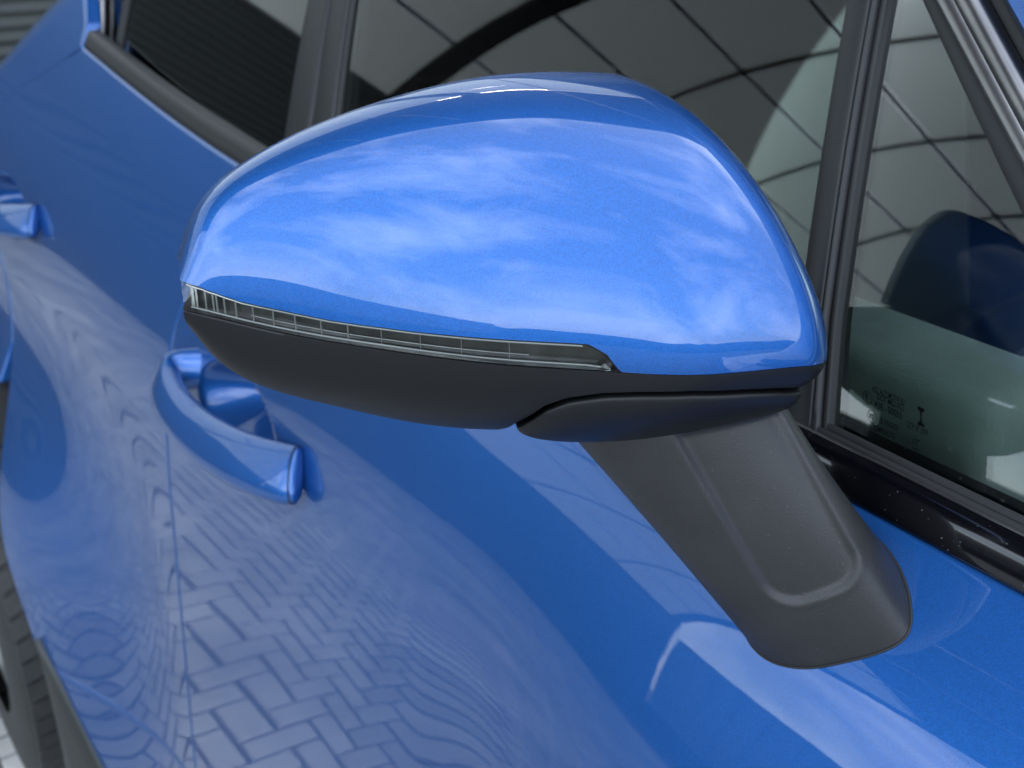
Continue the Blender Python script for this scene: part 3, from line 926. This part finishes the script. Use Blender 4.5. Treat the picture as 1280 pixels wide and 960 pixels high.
# bright corner prism at the inner end, thin bright border
pr = [strip_pts(.478, .86, .0022)[0], strip_pts(.487, .96, .0022)[0], strip_pts(.480, .55, .0022)[0], strip_pts(.474, .98, .004)[0]]
meshobj('indicator_prism', pr, [(0, 1, 2), (0, 2, 3), (0, 3, 1), (1, 3, 2)], 'lampline', mirror, False)
capped('lamp_border', tube(np.concatenate([strip_pts(np.linspace(.002, .458, 90), .02, .0008), strip_pts(np.linspace(.462, .494, 16), .03, .0008)]), .00042, 6), 'satin', mirror)

# arm ----------------------------------------------------------------
AL0, AR0 = np.array([-.375, .2975, 1.1985]), np.array([-.3345, .3905, 1.2115])
AL1, AR1 = np.array([-.3290, .3800, 1.0735]), np.array([-.2700, .4220, 1.1270])
def frame(t):
    L = AL0 + (AL1 - AL0) * t; Rg = AR0 + (AR1 - AR0) * t
    e1 = Rg - L
    sp = (AL1 - AL0) + (AR1 - AR0)
    nn = np.cross(sp, e1); nn /= np.linalg.norm(nn)
    if nn[0] < 0: nn = -nn
    return L, e1, nn
SEC = np.array([(.0, -.006), (.06, .008), (.20, .0185), (.38, .0245), (.60, .0265), (.82, .0255), (.95, .0200), (1.0, .008), (1.0, -.010), (.90, -.032), (.6, -.045), (.3, -.042), (.08, -.024)])
sec_c = np.vstack([SEC, SEC, SEC]); kk = len(SEC)
ch = np.r_[0, np.cumsum(np.linalg.norm(np.diff(sec_c * [.1, 1], axis=0), axis=1))]
secf = cspl(ch, sec_c)
qs = np.linspace(ch[kk], ch[2 * kk], 180, endpoint=False)
SEC2 = secf(qs)
ts = np.linspace(-.14, 1.28, 150)
ring = np.zeros((len(ts), len(SEC2), 3))
for i, t in enumerate(ts):
    L, e1, nn = frame(t)
    wid = 1.0 + .0 * t
    for j, (u, d) in enumerate(SEC2):
        dd = d * (1 - .12 * t)
        if d > .006:
            # shallow recessed panel on the front face
            ul, ur = .40 - .03 * t, .93
            cu_ = (ul + ur) / 2; hu = (ur - ul) / 2
            tb = .82
            # signed distance of a rounded slot open towards the top
            qx = abs(u - cu_) * .105 - (hu * .105 - .020); qy = (t - tb) * .155 + .020
            sdv = math.hypot(max(qx, 0), max(qy, 0)) + min(max(qx, qy), 0) - .020
            k_ = float(sst(.0016, -.0060, sdv)); top = float(sst(-.02, .03, t - .0))
            lipk = math.exp(-((sdv - .0015) / .0022)**2)
            dd += (-.0030 * k_ + .0003 * lipk) * top
        ring[i, j] = L + e1 * u * wid + nn * dd
arm = capped('mirror_arm', ring, 'grain', mirror, 60)
# collar between arm and housing
def arm_ring(t):
    L, e1, nn = frame(t)
    return np.array([L + e1 * u + nn * d for u, d in SEC2])
a0 = arm_ring(.0)
ac = a0.mean(0)
so_ = np.linspace(0, 1, len(a0), endpoint=False)
# wide top outline: front edge follows the housing's lower edge
front = low(np.linspace(.400, .80, 70), ph_end(np.linspace(.400, .80, 70)))
front = front + np.array([.0, .0, -.0034])
backl = np.array([(-.415, y, 1.226) for y in np.linspace(front[-1, 1] - .02, front[0, 1] + .03, 40)])
loop = np.concatenate([front, backl])
# resample by angle around the centre so both rings correspond
def by_angle(Lp, c, n=180, e1=None):
    ang = np.unwrap(np.arctan2(Lp[:, 1] - c[1], Lp[:, 0] - c[0]))
    if ang[-1] < ang[0]: Lp = Lp[::-1]; ang = ang[::-1]
    an = np.r_[ang, ang[0] + 2 * np.pi]; L2 = np.vstack([Lp, Lp[:1]])
    o = np.argsort(an); an = an[o]; L2 = L2[o]
    tgt = np.linspace(-np.pi, np.pi, n, endpoint=False)
    tgt = an[0] + np.mod(tgt - an[0], 2 * np.pi)
    return np.stack([np.interp(tgt, an, L2[:, k]) for k in range(3)], -1)
top_r = by_angle(loop, np.array([-.37, .335]))
low_r = by_angle(a0, ac)
rings = []
for q in np.linspace(0, 1, 30):
    p = top_r + (low_r - top_r) * q**1.5
    p[:, 2] = top_r[:, 2] + (low_r[:, 2] - top_r[:, 2]) * q**.85
    rings.append(p)
cc2 = np.array([-.37, .335])
def shrink(r_, k, dz):
    o_ = r_.copy(); o_[:, :2] = cc2 + (o_[:, :2] - cc2) * k; o_[:, 2] += dz
    return o_
pre = [shrink(top_r, .80, .0016), shrink(top_r, .955, .0014), shrink(top_r, .985, .0010), shrink(top_r, .996, .0004)]
collar = capped('arm_collar', np.array(pre + rings), 'satin', mirror, 60)
# gasket between arm foot and door skin
gk = []
for j in range(ring.shape[1]):
    q = ring[:, j]; sg = q[:, 1] - body_y0(q[:, 0], np.minimum(q[:, 2], belt_z(q[:, 0]) - .001))
    k_ = int(np.argmax(sg > 0)) or len(q) - 1
    w_ = sg[k_ - 1] / (sg[k_ - 1] - sg[k_]) if sg[k_] > 0 else 0
    gk.append(q[k_ - 1] + (q[k_] - q[k_ - 1]) * w_)
gk = np.array(gk); gc = gk.mean(0)
gk = gk + (gk - gc) / np.linalg.norm(gk - gc, axis=1)[:, None] * .0002
grid('arm_gasket', tube(np.vstack([gk, gk[:2]]), .0008, 8), 'rubber', mirror, cv=True)
